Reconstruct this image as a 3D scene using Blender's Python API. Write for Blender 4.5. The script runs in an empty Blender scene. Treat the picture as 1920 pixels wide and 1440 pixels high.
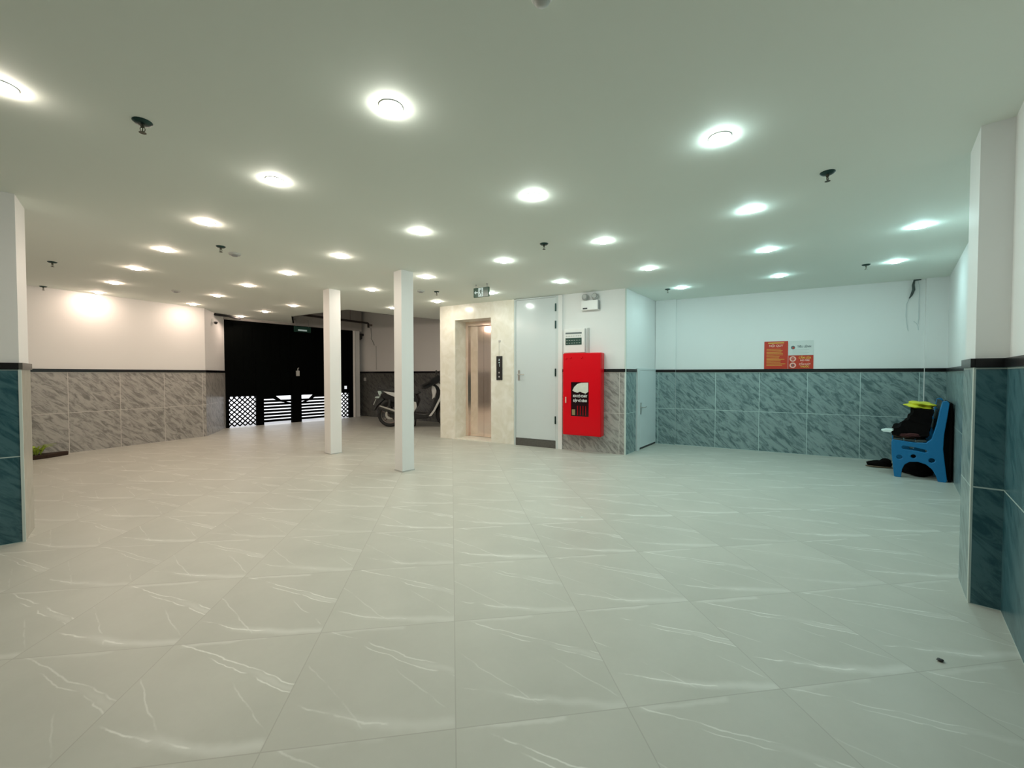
import bpy, bmesh, math, random
from mathutils import Vector, Matrix
random.seed(7)
SC = bpy.context.scene
COL = SC.collection
# ------------------------------------------------------------------ camera
CAM_H = 1.17; FPX = 775.0
cam_d = bpy.data.cameras.new('camera'); cam = bpy.data.objects.new('camera', cam_d); COL.objects.link(cam)
cam_d.sensor_width = 36.0; cam_d.lens = 36.0 * FPX / 1920.0; cam_d.clip_start = 0.02; cam_d.clip_end = 200
cam.location = (0, 0, CAM_H)
cam.rotation_euler = (math.radians(90) - math.atan(18 / FPX), 0, 0)
SC.camera = cam
# ------------------------------------------------------------------ world (daylight outside the street gate)
w = bpy.data.worlds.new('daylight'); SC.world = w; w.use_nodes = True
w.node_tree.nodes['Background'].inputs[0].default_value = (0.93, 0.96, 1.0, 1)
w.node_tree.nodes['Background'].inputs[1].default_value = 3.2
# ------------------------------------------------------------------ exposure
SC.view_settings.view_transform = 'Standard'; SC.view_settings.look = 'None'
SC.view_settings.exposure = 0.0; SC.view_settings.gamma = 1.0; SC.view_settings.use_curve_mapping = False
LAMP = 228.0          # radiance of a downlight's diffuser
CEIL = 2.41; DADO = 1.205; CAP = 1.25

# ------------------------------------------------------------------ materials
def new_mat(name):
    m = bpy.data.materials.new(name); m.use_nodes = True
    return m, m.node_tree, m.node_tree.nodes['Principled BSDF']
def mat(name, c, rough=0.5, metal=0.0, emit=None, es=0.0, spec=None, alpha=None, noise=0.0, nscale=8):
    m, nt, b = new_mat(name)
    b.inputs['Base Color'].default_value = (*c, 1); b.inputs['Roughness'].default_value = rough
    b.inputs['Metallic'].default_value = metal
    if emit: b.inputs['Emission Color'].default_value = (*emit, 1); b.inputs['Emission Strength'].default_value = es
    if spec is not None: b.inputs['Specular IOR Level'].default_value = spec
    if noise:
        tc = nt.nodes.new('ShaderNodeTexCoord'); n = nt.nodes.new('ShaderNodeTexNoise'); n.inputs['Scale'].default_value = nscale
        n.inputs['Detail'].default_value = 4
        mx = nt.nodes.new('ShaderNodeMix'); mx.data_type = 'RGBA'
        mx.inputs[6].default_value = (*[v * (1 - noise) for v in c], 1); mx.inputs[7].default_value = (*[min(1, v * (1 + noise)) for v in c], 1)
        nt.links.new(tc.outputs['Object'], n.inputs['Vector']); nt.links.new(n.outputs['Fac'], mx.inputs[0])
        nt.links.new(mx.outputs[2], b.inputs['Base Color'])
    return m
class NG:      # tiny node helper
    def __init__(s, nt): s.nt = nt
    def n(s, t, **k):
        o = s.nt.nodes.new(t)
        for a, v in k.items(): setattr(o, a, v)
        return o
    def m(s, op, a, b=None, c=None):
        o = s.n('ShaderNodeMath', operation=op)
        for i, v in enumerate((a, b, c)):
            if v is None: continue
            if isinstance(v, (int, float)): o.inputs[i].default_value = v
            else: s.nt.links.new(v, o.inputs[i])
        return o.outputs[0]
    def mix(s, f, a, b):
        o = s.n('ShaderNodeMix', data_type='RGBA')
        for i, v in ((0, f), (6, a), (7, b)):
            if isinstance(v, (int, float)): o.inputs[i].default_value = v
            elif isinstance(v, tuple): o.inputs[i].default_value = (*v, 1)
            else: s.nt.links.new(v, o.inputs[i])
        return o.outputs[2]
    def l(s, a, b): s.nt.links.new(a, b)

def floor_material():
    m, nt, b = new_mat('floor_tile'); g = NG(nt)
    tc = g.n('ShaderNodeTexCoord'); mp = g.n('ShaderNodeMapping', vector_type='TEXTURE')
    mp.inputs['Location'].default_value = (-0.359, 2.526, 0); mp.inputs['Rotation'].default_value = (0, 0, math.radians(8.3))
    g.l(tc.outputs['Object'], mp.inputs['Vector'])
    sp = g.n('ShaderNodeSeparateXYZ'); g.l(mp.outputs[0], sp.inputs[0])
    T = 0.6
    u = g.m('DIVIDE', sp.outputs[0], T); v = g.m('DIVIDE', sp.outputs[1], T)
    iu = g.m('FLOOR', u); iv = g.m('FLOOR', v)
    fu = g.m('SUBTRACT', u, iu); fv = g.m('SUBTRACT', v, iv)
    idv = g.n('ShaderNodeCombineXYZ'); g.l(iu, idv.inputs[0]); g.l(iv, idv.inputs[1])
    wn = g.n('ShaderNodeTexWhiteNoise'); g.l(idv.outputs[0], wn.inputs['Vector'])
    rs = g.n('ShaderNodeSeparateColor'); g.l(wn.outputs['Color'], rs.inputs[0])
    # grout mask
    du = g.m('MINIMUM', fu, g.m('SUBTRACT', 1.0, fu)); dv = g.m('MINIMUM', fv, g.m('SUBTRACT', 1.0, fv))
    gr = g.m('LESS_THAN', g.m('MINIMUM', du, dv), 0.0035)
    # veins : every tile carries the same print, warped a little and stronger or fainter from tile to tile
    cv = g.n('ShaderNodeCombineXYZ'); g.l(sp.outputs[0], cv.inputs[0]); g.l(sp.outputs[1], cv.inputs[1]); g.l(g.m('MULTIPLY', rs.outputs[0], 5.0), cv.inputs[2])
    wp = g.n('ShaderNodeTexNoise'); wp.inputs['Scale'].default_value = 7; wp.inputs['Detail'].default_value = 4; g.l(cv.outputs[0], wp.inputs['Vector'])
    wp2 = g.n('ShaderNodeTexNoise'); wp2.inputs['Scale'].default_value = 1.6; wp2.inputs['Detail'].default_value = 2; g.l(cv.outputs[0], wp2.inputs['Vector'])
    wv = g.m('ADD', fv, g.m('ADD', g.m('MULTIPLY', g.m('SUBTRACT', wp.outputs['Fac'], 0.5), 0.10), g.m('MULTIPLY', g.m('SUBTRACT', wp2.outputs['Fac'], 0.5), 0.11)))
    def ramp(x, a, b_, inv=False):
        r = g.n('ShaderNodeMapRange', interpolation_type='SMOOTHSTEP'); r.inputs[1].default_value = a; r.inputs[2].default_value = b_
        if inv: r.inputs[3].default_value = 1; r.inputs[4].default_value = 0
        g.l(x, r.inputs[0]); return r.outputs[0]
    def line(f, width, u0, u1, fade=0.12):
        d = g.m('ABSOLUTE', g.m('SUBTRACT', wv, f))
        k = ramp(d, 0.0, width, True)
        return g.m('MULTIPLY', k, g.m('MULTIPLY', ramp(fu, u0, u0 + fade), ramp(fu, u1 - 0.02, u1 + 0.02, True)))
    def lin(a, b_): return g.m('ADD', g.m('MULTIPLY', fu, b_), a)
    f1 = g.m('ADD', g.m('MULTIPLY', g.m('POWER', g.m('SUBTRACT', 1.0, fu), 1.7), 0.27), 0.035)
    brk = ramp(wp.outputs['Fac'], 0.36, 0.56)
    soft = g.m('MAXIMUM', g.m('MULTIPLY', line(f1, 0.060, 0.10, 1.0, 0.5), 0.55), g.m('MULTIPLY', line(lin(0.985, 0.0), 0.035, 0.02, 0.62), 0.5))
    soft = g.m('MAXIMUM', soft, g.m('MULTIPLY', line(lin(1.02, -0.585), 0.045, 0.5, 1.0, 0.4), 0.40))
    thin = line(f1, 0.011, 0.02, 0.62)
    for a_, b_, w_, u0, u1 in ((1.035, -0.56, 0.010, 0.0, 1.0), (1.00, -0.60, 0.009, 0.30, 1.0), (1.25, -1.17, 0.012, 0.58, 0.97), (0.65, -1.15, 0.012, -0.1, 0.48), (0.05, -0.2, 0.010, 0.55, 1.0)):
        thin = g.m('MAXIMUM', thin, g.m('MULTIPLY', line(lin(a_, b_), w_, u0, u1), 0.5 if b_ < -1 else 1.0))
    st = g.m('ADD', g.m('MULTIPLY', rs.outputs[2], 0.6), 0.4)
    cl = g.n('ShaderNodeTexNoise'); cl.inputs['Scale'].default_value = 2.0; cl.inputs['Detail'].default_value = 6; cl.inputs['Roughness'].default_value = 0.6
    g.l(cv.outputs[0], cl.inputs['Vector'])
    fine = g.n('ShaderNodeTexNoise'); fine.inputs['Scale'].default_value = 40; fine.inputs['Detail'].default_value = 3; g.l(cv.outputs[0], fine.inputs['Vector'])
    base = g.mix(cl.outputs['Fac'], (0.43, 0.435, 0.385), (0.60, 0.60, 0.54))
    base = g.mix(g.m('MULTIPLY', fine.outputs['Fac'], 0.15), base, (0.38, 0.38, 0.35))
    base = g.mix(g.m('MULTIPLY', rs.outputs[1], 0.15), base, (0.40, 0.39, 0.35))
    base = g.mix(g.m('MULTIPLY', g.m('MULTIPLY', soft, st), 0.75), base, (0.80, 0.80, 0.76))
    base = g.mix(g.m('MULTIPLY', g.m('MULTIPLY', thin, brk), g.m('MULTIPLY', st, 0.70)), base, (0.90, 0.90, 0.86))
    base = g.mix(g.m('MULTIPLY', gr, 0.45), base, (0.32, 0.30, 0.27))
    g.l(base, b.inputs['Base Color'])
    b.inputs['Roughness'].default_value = 0.40; b.inputs['Specular IOR Level'].default_value = 0.35
    return m

def wall_tile(name, dark, light, off, grout, gv=0.6):
    m, nt, b = new_mat(name); g = NG(nt)
    uv = g.n('ShaderNodeUVMap', uv_map='UVMap'); sp = g.n('ShaderNodeSeparateXYZ'); g.l(uv.outputs[0], sp.inputs[0])
    u = g.m('DIVIDE', g.m('SUBTRACT', sp.outputs[0], off), 0.6); v = g.m('DIVIDE', sp.outputs[1], gv)
    iu = g.m('FLOOR', u); iv = g.m('FLOOR', v); fu = g.m('SUBTRACT', u, iu); fv = g.m('SUBTRACT', v, iv)
    du = g.m('MINIMUM', fu, g.m('SUBTRACT', 1.0, fu)); dv = g.m('MINIMUM', fv, g.m('SUBTRACT', 1.0, fv))
    gr = g.m('LESS_THAN', g.m('MINIMUM', du, dv), 0.006)
    idv = g.n('ShaderNodeCombineXYZ'); g.l(iu, idv.inputs[0]); g.l(iv, idv.inputs[1])
    wn = g.n('ShaderNodeTexWhiteNoise'); g.l(idv.outputs[0], wn.inputs['Vector'])
    rs = g.n('ShaderNodeSeparateColor'); g.l(wn.outputs['Color'], rs.inputs[0])
    cv = g.n('ShaderNodeCombineXYZ'); g.l(sp.outputs[0], cv.inputs[0]); g.l(sp.outputs[1], cv.inputs[1])
    g.l(g.m('MULTIPLY', rs.outputs[0], 9.0), cv.inputs[2])
    mp = g.n('ShaderNodeMapping', vector_type='TEXTURE'); mp.inputs['Rotation'].default_value = (0, 0, math.radians(-44)); mp.inputs['Scale'].default_value = (0.26, 0.075, 1)
    g.l(cv.outputs[0], mp.inputs['Vector'])
    n = g.n('ShaderNodeTexNoise'); n.inputs['Scale'].default_value = 1.5; n.inputs['Detail'].default_value = 7
    n.inputs['Roughness'].default_value = 0.66; n.inputs['Distortion'].default_value = 0.9; g.l(mp.outputs[0], n.inputs['Vector'])
    r = g.n('ShaderNodeMapRange', interpolation_type='SMOOTHSTEP'); r.inputs[1].default_value = 0.34; r.inputs[2].default_value = 0.60; g.l(n.outputs['Fac'], r.inputs[0])
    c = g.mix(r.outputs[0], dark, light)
    c = g.mix(gr, c, grout)
    g.l(c, b.inputs['Base Color']); b.inputs['Roughness'].default_value = 0.3
    return m

def marble(name, a, c):
    m, nt, b = new_mat(name); g = NG(nt)
    tc = g.n('ShaderNodeTexCoord')
    n = g.n('ShaderNodeTexNoise'); n.inputs['Scale'].default_value = 5; n.inputs['Detail'].default_value = 8; n.inputs['Distortion'].default_value = 1.2
    g.l(tc.outputs['Object'], n.inputs['Vector'])
    r = g.n('ShaderNodeMapRange'); r.inputs[1].default_value = 0.35; r.inputs[2].default_value = 0.7; g.l(n.outputs['Fac'], r.inputs[0])
    g.l(g.mix(r.outputs[0], a, c), b.inputs['Base Color']); b.inputs['Roughness'].default_value = 0.22
    return m

M = {}
M['floor'] = floor_material()
M['plaster'] = mat('white_plaster', (0.80, 0.80, 0.79), 0.6, noise=0.015, nscale=3)
M['ceiling'] = mat('ceiling_paint', (0.815, 0.865, 0.80), 0.75, noise=0.01, nscale=2)
M['slab'] = mat('grey_concrete', (0.40, 0.38, 0.36), 0.8, noise=0.15, nscale=4)
M['tile_grey'] = wall_tile('grey_marbled_wall_tile', (0.20, 0.195, 0.18), (0.43, 0.415, 0.39), 0.30, (0.60, 0.58, 0.54))
M['tile_teal_cast'] = wall_tile('marbled_wall_tile_teal_cast', (0.085, 0.145, 0.15), (0.27, 0.36, 0.36), 0.32, (0.50, 0.62, 0.60))  # same grey tile, with lens and white-balance colour cast painted in
M['tile_blue_cast'] = wall_tile('marbled_wall_tile_blue_cast', (0.015, 0.075, 0.095), (0.065, 0.155, 0.18), 0.0, (0.45, 0.56, 0.54))  # same tile again, darker blue-lit tone of the near faces painted in
M['tile_corner_cast'] = wall_tile('pilaster_tile_teal_cast', (0.085, 0.145, 0.15), (0.27, 0.36, 0.36), 0.05, (0.50, 0.62, 0.60))  # pilaster copy with the same teal cast painted into its colour
M['tile_dark'] = wall_tile('charcoal_wall_tile', (0.05, 0.055, 0.055), (0.14, 0.14, 0.13), 0.1, (0.10, 0.10, 0.10))
M['black_stone'] = mat('black_granite', (0.006, 0.006, 0.007), 0.25)
M['dark_stone'] = mat('dark_granite', (0.10, 0.095, 0.085), 0.3, noise=0.35, nscale=40)
M['white_trim'] = mat('white_corner_bead', (0.60, 0.68, 0.64), 0.5)
M['beige_trim'] = mat('beige_reveal_tile', (0.42, 0.40, 0.34), 0.25, noise=0.12, nscale=14)
M['cream'] = marble('cream_marble', (0.80, 0.76, 0.65), (0.92, 0.89, 0.81))
M['gold'] = mat('rose_gold_steel', (0.93, 0.77, 0.69), 0.09, 0.95)
M['steel'] = mat('brushed_steel', (0.62, 0.62, 0.60), 0.28, 0.9)
M['white_paint'] = mat('white_metal_paint', (0.66, 0.72, 0.73), 0.32)
M['gloss_paint'] = mat('glossy_white_paint', (0.66, 0.72, 0.73), 0.16)
M['frame_paint'] = mat('door_frame_paint', (0.62, 0.68, 0.68), 0.35)
M['column'] = mat('white_column_paint', (0.84, 0.84, 0.83), 0.45)
M['red'] = mat('red_enamel', (0.72, 0.0, 0.008), 0.3, spec=0.25)
M['black'] = mat('black_plastic', (0.012, 0.012, 0.013), 0.4)
M['gate_black'] = mat('black_gate_paint', (0.0008, 0.0014, 0.0012), 0.6, spec=0.04)
M['glass_dark'] = mat('dark_cabinet_glass', (0.02, 0.006, 0.008), 0.08)
M['white_plastic'] = mat('white_plastic', (0.82, 0.82, 0.80), 0.4)
M['canvas'] = mat('pale_hose_canvas', (0.70, 0.70, 0.62), 0.8, noise=0.15, nscale=30)
M['brass'] = mat('dull_brass', (0.40, 0.34, 0.18), 0.4, 0.8)
M['sprink'] = mat('dark_green_metal', (0.012, 0.045, 0.040), 0.35, 0.5)
M['sprink_b'] = mat('bronze_metal', (0.10, 0.10, 0.075), 0.4, 0.7)
M['grey'] = mat('grey_plastic', (0.30, 0.31, 0.31), 0.5)
M['lightgrey'] = mat('light_grey_plastic', (0.50, 0.51, 0.49), 0.5)
M['green_sign'] = mat('green_sign_face', (0.0, 0.045, 0.025), 0.3, emit=(0.0, 0.28, 0.14), es=0.03)
M['sign_white'] = mat('lit_sign_white', (0.5, 0.62, 0.64), 0.4, emit=(0.75, 0.95, 0.92), es=0.15)
M['display'] = mat('dark_green_display', (0.005, 0.05, 0.035), 0.3)
M['poster_red'] = mat('poster_red', (0.55, 0.035, 0.012), 0.4)
M['poster_white'] = mat('poster_white', (0.68, 0.70, 0.68), 0.4)
M['poster_yellow'] = mat('poster_yellow', (0.72, 0.50, 0.08), 0.4)
M['poster_pink'] = mat('poster_pale_pink', (0.85, 0.50, 0.42), 0.4)
M['poster_grey'] = mat('poster_grey_ink', (0.14, 0.17, 0.17), 0.5)
M['blue_plastic'] = mat('blue_bench_plastic', (0.0, 0.15, 0.36), 0.42)
M['bench_dark'] = mat('dark_bench_slats', (0.03, 0.04, 0.04), 0.5)
M['cloth_black'] = mat('black_cloth', (0.005, 0.004, 0.004), 0.95, spec=0.08)
M['cloth_red'] = mat('dark_red_cloth', (0.05, 0.008, 0.008), 0.9)
M['cloth_brown'] = mat('brown_cloth', (0.13, 0.09, 0.06), 0.9)
M['yellow'] = mat('yellow_green_plastic', (0.62, 0.60, 0.03), 0.5)
M['paper'] = mat('white_paper', (0.75, 0.85, 0.82), 0.7)
M['leaf'] = mat('yellow_green_leaf', (0.30, 0.42, 0.04), 0.5)
M['soil'] = mat('dark_brown_soil', (0.03, 0.015, 0.008), 0.9)
M['rubber'] = mat('tyre_rubber', (0.012, 0.012, 0.012), 0.7)
M['bike_white'] = mat('scooter_white_panel', (0.62, 0.63, 0.62), 0.25)
M['bike_grey'] = mat('scooter_grey_panel', (0.33, 0.34, 0.34), 0.3)
M['bike_black'] = mat('scooter_black_panel', (0.012, 0.012, 0.014), 0.2)
M['rim'] = mat('dull_bronze_rim', (0.16, 0.13, 0.12), 0.35, 0.7)
M['bike_dark'] = mat('scooter_dark_plastic', (0.025, 0.027, 0.027), 0.55)
M['lens_red'] = mat('red_lens', (0.35, 0.01, 0.01), 0.15)
M['lens_clear'] = mat('clear_lens', (0.45, 0.55, 0.52), 0.1)
M['wire_dark'] = mat('dark_cable', (0.05, 0.07, 0.065), 0.6)
M['wire_light'] = mat('pale_cable', (0.55, 0.60, 0.60), 0.6)
M['street'] = mat('pale_street_paving', (0.52, 0.51, 0.52), 0.8, noise=0.08, nscale=1)
M['pipe_dark'] = mat('dark_pipe', (0.03, 0.02, 0.018), 0.5)
M['pipe_pink'] = mat('brown_grey_pipe', (0.22, 0.18, 0.17), 0.5)

# ------------------------------------------------------------------ mesh helpers
def box(bm, x0, x1, y0, y1, z0, z1):
    v = [bm.verts.new((x, y, z)) for x in (x0, x1) for y in (y0, y1) for z in (z0, z1)]
    for f in ((0, 1, 3, 2), (4, 6, 7, 5), (0, 4, 5, 1), (2, 3, 7, 6), (0, 2, 6, 4), (1, 5, 7, 3)):
        bm.faces.new([v[i] for i in f])
def prism(bm, pts, y0, y1, axis='y', holes=None):
    """extrude polygon pts (a,b) along an axis; axis y: (x,z), axis z: (x,y), axis x: (y,z)"""
    def P(a, b, t): return {'y': (a, t, b), 'z': (a, b, t), 'x': (t, a, b)}[axis]
    n = len(pts)
    A = [bm.verts.new(P(a, b, y0)) for a, b in pts]; B = [bm.verts.new(P(a, b, y1)) for a, b in pts]
    bm.faces.new(A); bm.faces.new(B[::-1])
    for i in range(n): bm.faces.new((A[i], B[i], B[(i + 1) % n], A[(i + 1) % n]))
def lathe(bm, prof, seg=24, c=(0, 0, 0), mtx=None):
    rings = []
    for r, z in prof:
        if r < 1e-6: rings.append([bm.verts.new((0, 0, z))])
        else: rings.append([bm.verts.new((r * math.cos(2 * math.pi * i / seg), r * math.sin(2 * math.pi * i / seg), z)) for i in range(seg)])
    for a, b in zip(rings, rings[1:]):
        if len(a) == 1 and len(b) == 1: continue
        for i in range(seg):
            j = (i + 1) % seg
            if len(a) == 1: bm.faces.new((a[0], b[i], b[j]))
            elif len(b) == 1: bm.faces.new((a[i], a[j], b[0]))
            else: bm.faces.new((a[i], a[j], b[j], b[i]))
    vs = [v for r in rings for v in r]
    T = Matrix.Translation(Vector(c)) @ (mtx if mtx else Matrix.Identity(4))
    for v in vs: v.co = T @ v.co
def tube(bm, pts, r, seg=10, caps=True):
    pts = [Vector(p) for p in pts]; rr = r if isinstance(r, (list, tuple)) else [r] * len(pts)
    rings = []; prev = None
    for i, p in enumerate(pts):
        d = (pts[min(i + 1, len(pts) - 1)] - pts[max(i - 1, 0)]).normalized()
        a = Vector((0, 0, 1)) if abs(d.z) < 0.9 else Vector((1, 0, 0))
        if prev is not None and (prev - d * prev.dot(d)).length > 1e-4: x = (prev - d * prev.dot(d)).normalized()
        else: x = d.cross(a).normalized()
        prev = x; y = d.cross(x)
        rings.append([bm.verts.new(p + (x * math.cos(2 * math.pi * k / seg) + y * math.sin(2 * math.pi * k / seg)) * rr[i]) for k in range(seg)])
    for a, b in zip(rings, rings[1:]):
        for k in range(seg): bm.faces.new((a[k], a[(k + 1) % seg], b[(k + 1) % seg], b[k]))
    if caps: bm.faces.new(rings[0][::-1]); bm.faces.new(rings[-1])
def bez(p0, p1, p2, n=8):
    p0, p1, p2 = map(Vector, (p0, p1, p2))
    return [p0 * (1 - t) ** 2 + p1 * 2 * t * (1 - t) + p2 * t * t for t in [i / n for i in range(n + 1)]]
def blob(bm, c, s, seed=0, amp=0.15, sub=3, flat=None):
    r = random.Random(seed); ph = [r.uniform(0, 6.28) for _ in range(6)]
    res = bmesh.ops.create_icosphere(bm, subdivisions=sub, radius=1)
    for v in res['verts']:
        k = 1 + amp * (math.sin(3 * v.co.x + ph[0]) * math.cos(4 * v.co.y + ph[1]) + 0.6 * math.sin(7 * v.co.z + ph[2] + 3 * v.co.x) + 0.4 * math.sin(9 * v.co.y + ph[3]))
        q = v.co * k; v.co = Vector((q.x * s[0] + c[0], q.y * s[1] + c[1], max(q.z * s[2], flat if flat is not None else -9) + c[2]))
def obj(name, bm, m, parent=None, bevel=0, smooth=False, uv=False):
    bmesh.ops.recalc_face_normals(bm, faces=bm.faces)
    me = bpy.data.meshes.new(name)
    if uv:
        bm.normal_update()
        L = bm.loops.layers.uv.new('UVMap')
        for f in bm.faces:
            for lp in f.loops: lp[L].uv = ((lp.vert.co.y if abs(f.normal.x) > 0.7 else lp.vert.co.x), lp.vert.co.z)
    bm.to_mesh(me); bm.free(); me.materials.append(m)
    if smooth:
        for p in me.polygons: p.use_smooth = True
        me.set_sharp_from_angle(angle=math.radians(40))
    o = bpy.data.objects.new(name, me); COL.objects.link(o)
    if parent: o.parent = parent
    if bevel:
        md = o.modifiers.new('bevel', 'BEVEL'); md.width = bevel; md.segments = 2; md.limit_method = 'ANGLE'
    return o
def B(): return bmesh.new()
def bxo(name, dims, m, parent=None, bevel=0, uv=False):
    bm = B(); box(bm, *dims); return obj(name, bm, m, parent, bevel, uv=uv)
def tag(o, label, cat=None, group=None, kind=None):
    if label: o['label'] = label
    if cat: o['category'] = cat
    if group: o['group'] = group
    if kind: o['kind'] = kind
    return o
def thing(name, label, cat, loc=(0, 0, 0), rz=0, group=None):
    o = bpy.data.objects.new(name, None); o.empty_display_size = 0.1; COL.objects.link(o)
    o.location = loc; o.rotation_euler = (0, 0, rz)
    return tag(o, label, cat, group)
def text(name, s, size, m, parent, loc, align='LEFT', bold=0.0, rot=(math.pi / 2, 0, 0), ext=0.0006, sx=1.0):
    c = bpy.data.curves.new(name, 'FONT'); c.body = s; c.size = size; c.align_x = align; c.align_y = 'CENTER'; c.extrude = ext; c.offset = bold
    t = bpy.data.objects.new('tmp', c); COL.objects.link(t)
    bpy.context.view_layer.update()
    me = bpy.data.meshes.new_from_object(t.evaluated_get(bpy.context.evaluated_depsgraph_get()))
    bpy.data.objects.remove(t); me.materials.clear(); me.materials.append(m)
    o = bpy.data.objects.new(name, me); COL.objects.link(o); o.parent = parent; o.location = loc; o.rotation_euler = rot; o.scale = (sx, 1, 1)
    return o
class Wall:    # local frame of a wall: x along it, -y towards the room, z up
    def __init__(s, P0, P1):
        s.P0 = Vector((*P0, 0)); s.P1 = Vector((*P1, 0)); s.L = (s.P1 - s.P0).length; s.d = (s.P1 - s.P0) / s.L
        s.rz = math.atan2(s.d.y, s.d.x); s.n = Vector((s.d.y, -s.d.x, 0))
    def at(s, x, out=0, z=0): p = s.P0 + s.d * x + s.n * out; return (p.x, p.y, z)
WL = dict(
    left=Wall((-8.0, 3.14), (-5.781, 7.794)), ret=Wall((-5.781, 7.794), (-6.261, 9.045)),
    gate=Wall((-6.261, 8.9), (-4.301, 11.313)), rear=Wall((-4.347, 11.755), (-0.9, 9.53)),
    el=Wall((-1.309, 7.64), (1.643, 5.981)), side=Wall((1.643, 5.981), (2.449, 7.05)),
    back=Wall((2.449, 7.05), (5.576, 5.298)), right=Wall((5.576, 5.298), (2.48, 1.97)),
    near=Wall((2.43, 2.021), (-1.9, -2.63)), pil=Wall((-6.2, 0.35), (-3.421, 2.871)))
def struct(o): o['kind'] = 'structure'; return o
def wall(name, W, x0=0, x1=None, z1=CEIL + 0.02, th=0.15, tile=None, dx0=None, dx1=None, z0=0.0, cap=True, ext=0.0):
    x1 = W.L if x1 is None else x1
    bm = B(); box(bm, x0, x1 + ext, 0, th, z0, z1)
    o = struct(obj(name, bm, M['plaster'])); o.location = W.at(0); o.rotation_euler = (0, 0, W.rz)
    if tile:
        a = x0 if dx0 is None else dx0; b = x1 if dx1 is None else dx1
        bxo('tiled_dado', (a, b, -0.008, 0.001, 0, DADO), M[tile], o, uv=True)
        if cap: bxo('dado_cap', (a, b, -0.02, 0.001, DADO, CAP), M['black_stone'], o)
    return o

# ------------------------------------------------------------------ setting
bm = B(); prism(bm, [(-9, -4), (7, -4), (7, 8), (-0.5, 10.2), (-4.3, 12.0), (-4.29, 11.36), (-6.33, 8.85), (-9, 8.85)], -0.12, 0, 'z')
floor = struct(obj('floor', bm, M['floor']))
bm = B(); prism(bm, [(-9, -4), (7, -4), (7, 9.76), (-1.26, 9.76), (-2.514, 8.691), (-3.157, 7.975), (-4.7, 8.9), (-5.3, 10.08), (-6.4, 8.72), (-9, 8.72)], CEIL, CEIL + 0.06, 'z')
struct(obj('ceiling', bm, M['ceiling']))
# raised concrete soffit beyond the edge of the suspended ceiling
bm = B(); box(bm, -7.5, 0.6, 7.2, 13.0, 3.0, 3.1)
hole = [(-1.26, 9.76), (-2.514, 8.691), (-3.157, 7.975), (-4.7, 8.9), (-5.3, 10.08)]
for (ax, ay), (bx_, by_) in zip(hole, hole[1:]):
    a = Vector((ax, ay)); b_ = Vector((bx_, by_)); n = Vector(((b_ - a).y, -(b_ - a).x)).normalized() * 0.03
    prism(bm, [tuple(a), tuple(b_), tuple(b_ - n), tuple(a - n)], CEIL + 0.0, 3.0, 'z')
struct(obj('ceiling_raised', bm, M['slab']))
wall('wall_left', WL['left'], tile='tile_grey')
wall('wall_left_return', WL['ret'], tile='tile_grey', ext=0.1)
# wall over the gate
g = WL['gate']
o = struct(bxo('wall_gate_lintel', (-0.2, g.L + 0.2, -0.02, 0.16, 2.36, 3.0), M['slab'])); o.location = g.at(0); o.rotation_euler = (0, 0, g.rz)
o = struct(bxo('wall_gate_jamb', (g.L - 0.01, g.L + 0.16, 0.02, 0.6, 0, 3.0), M['plaster'])); o.location = g.at(0); o.rotation_euler = (0, 0, g.rz)
wall('wall_rear', WL['rear'], tile='tile_dark', z1=3.0, ext=0.3)
bm = B(); prism(bm, [(-4.285, 11.30), (-4.340, 11.80), (-4.6, 12.1), (-4.75, 11.7), (-4.40, 11.28)], 0, 3.0, 'z')
struct(obj('wall_gate_corner', bm, M['plaster']))
# block holding the lift shaft : rear flank, then front wall right of the lift
el = WL['el']
o = struct(bxo('wall_lift_flank', (0.02, 0.16, 0.41, 3.6, 0, CEIL + 0.02), M['plaster'])); o.location = el.at(0); o.rotation_euler = (0, 0, el.rz)
wall('wall_elevator', el, x0=1.56, tile='tile_grey', dx0=2.40, z1=CEIL + 0.02)
o = bpy.data.objects['wall_elevator']
bxo('corner_bead', (el.L - 0.012, el.L + 0.009, -0.012, 0.01, 0, CEIL), M['white_trim'], o)
wall('wall_side', WL['side'], tile='tile_teal_cast', dx0=0.009, dx1=0.40)
o = bpy.data.objects['wall_side']
wall('wall_back', WL['back'], tile='tile_teal_cast', dx0=0.325, ext=0.15)
wb = bpy.data.objects['wall_back']
for nm, a, c in (('pilaster_left', 0.0, 0.325), ('pilaster_corner', 3.36, 3.585)):
    bxo(nm, (a, c, -0.045, 0.0, 0, CEIL), M['plaster'], wb)
    bxo('tiled_dado', (a, c, -0.055, -0.044, 0, DADO), M['tile_teal_cast' if a > 1 and False else 'tile_corner_cast'], wb, uv=True)
    bxo('dado_cap', (a, c, -0.066, -0.044, DADO, CAP), M['black_stone'], wb)
wall('wall_right', WL['right'], tile='tile_teal_cast')
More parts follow.
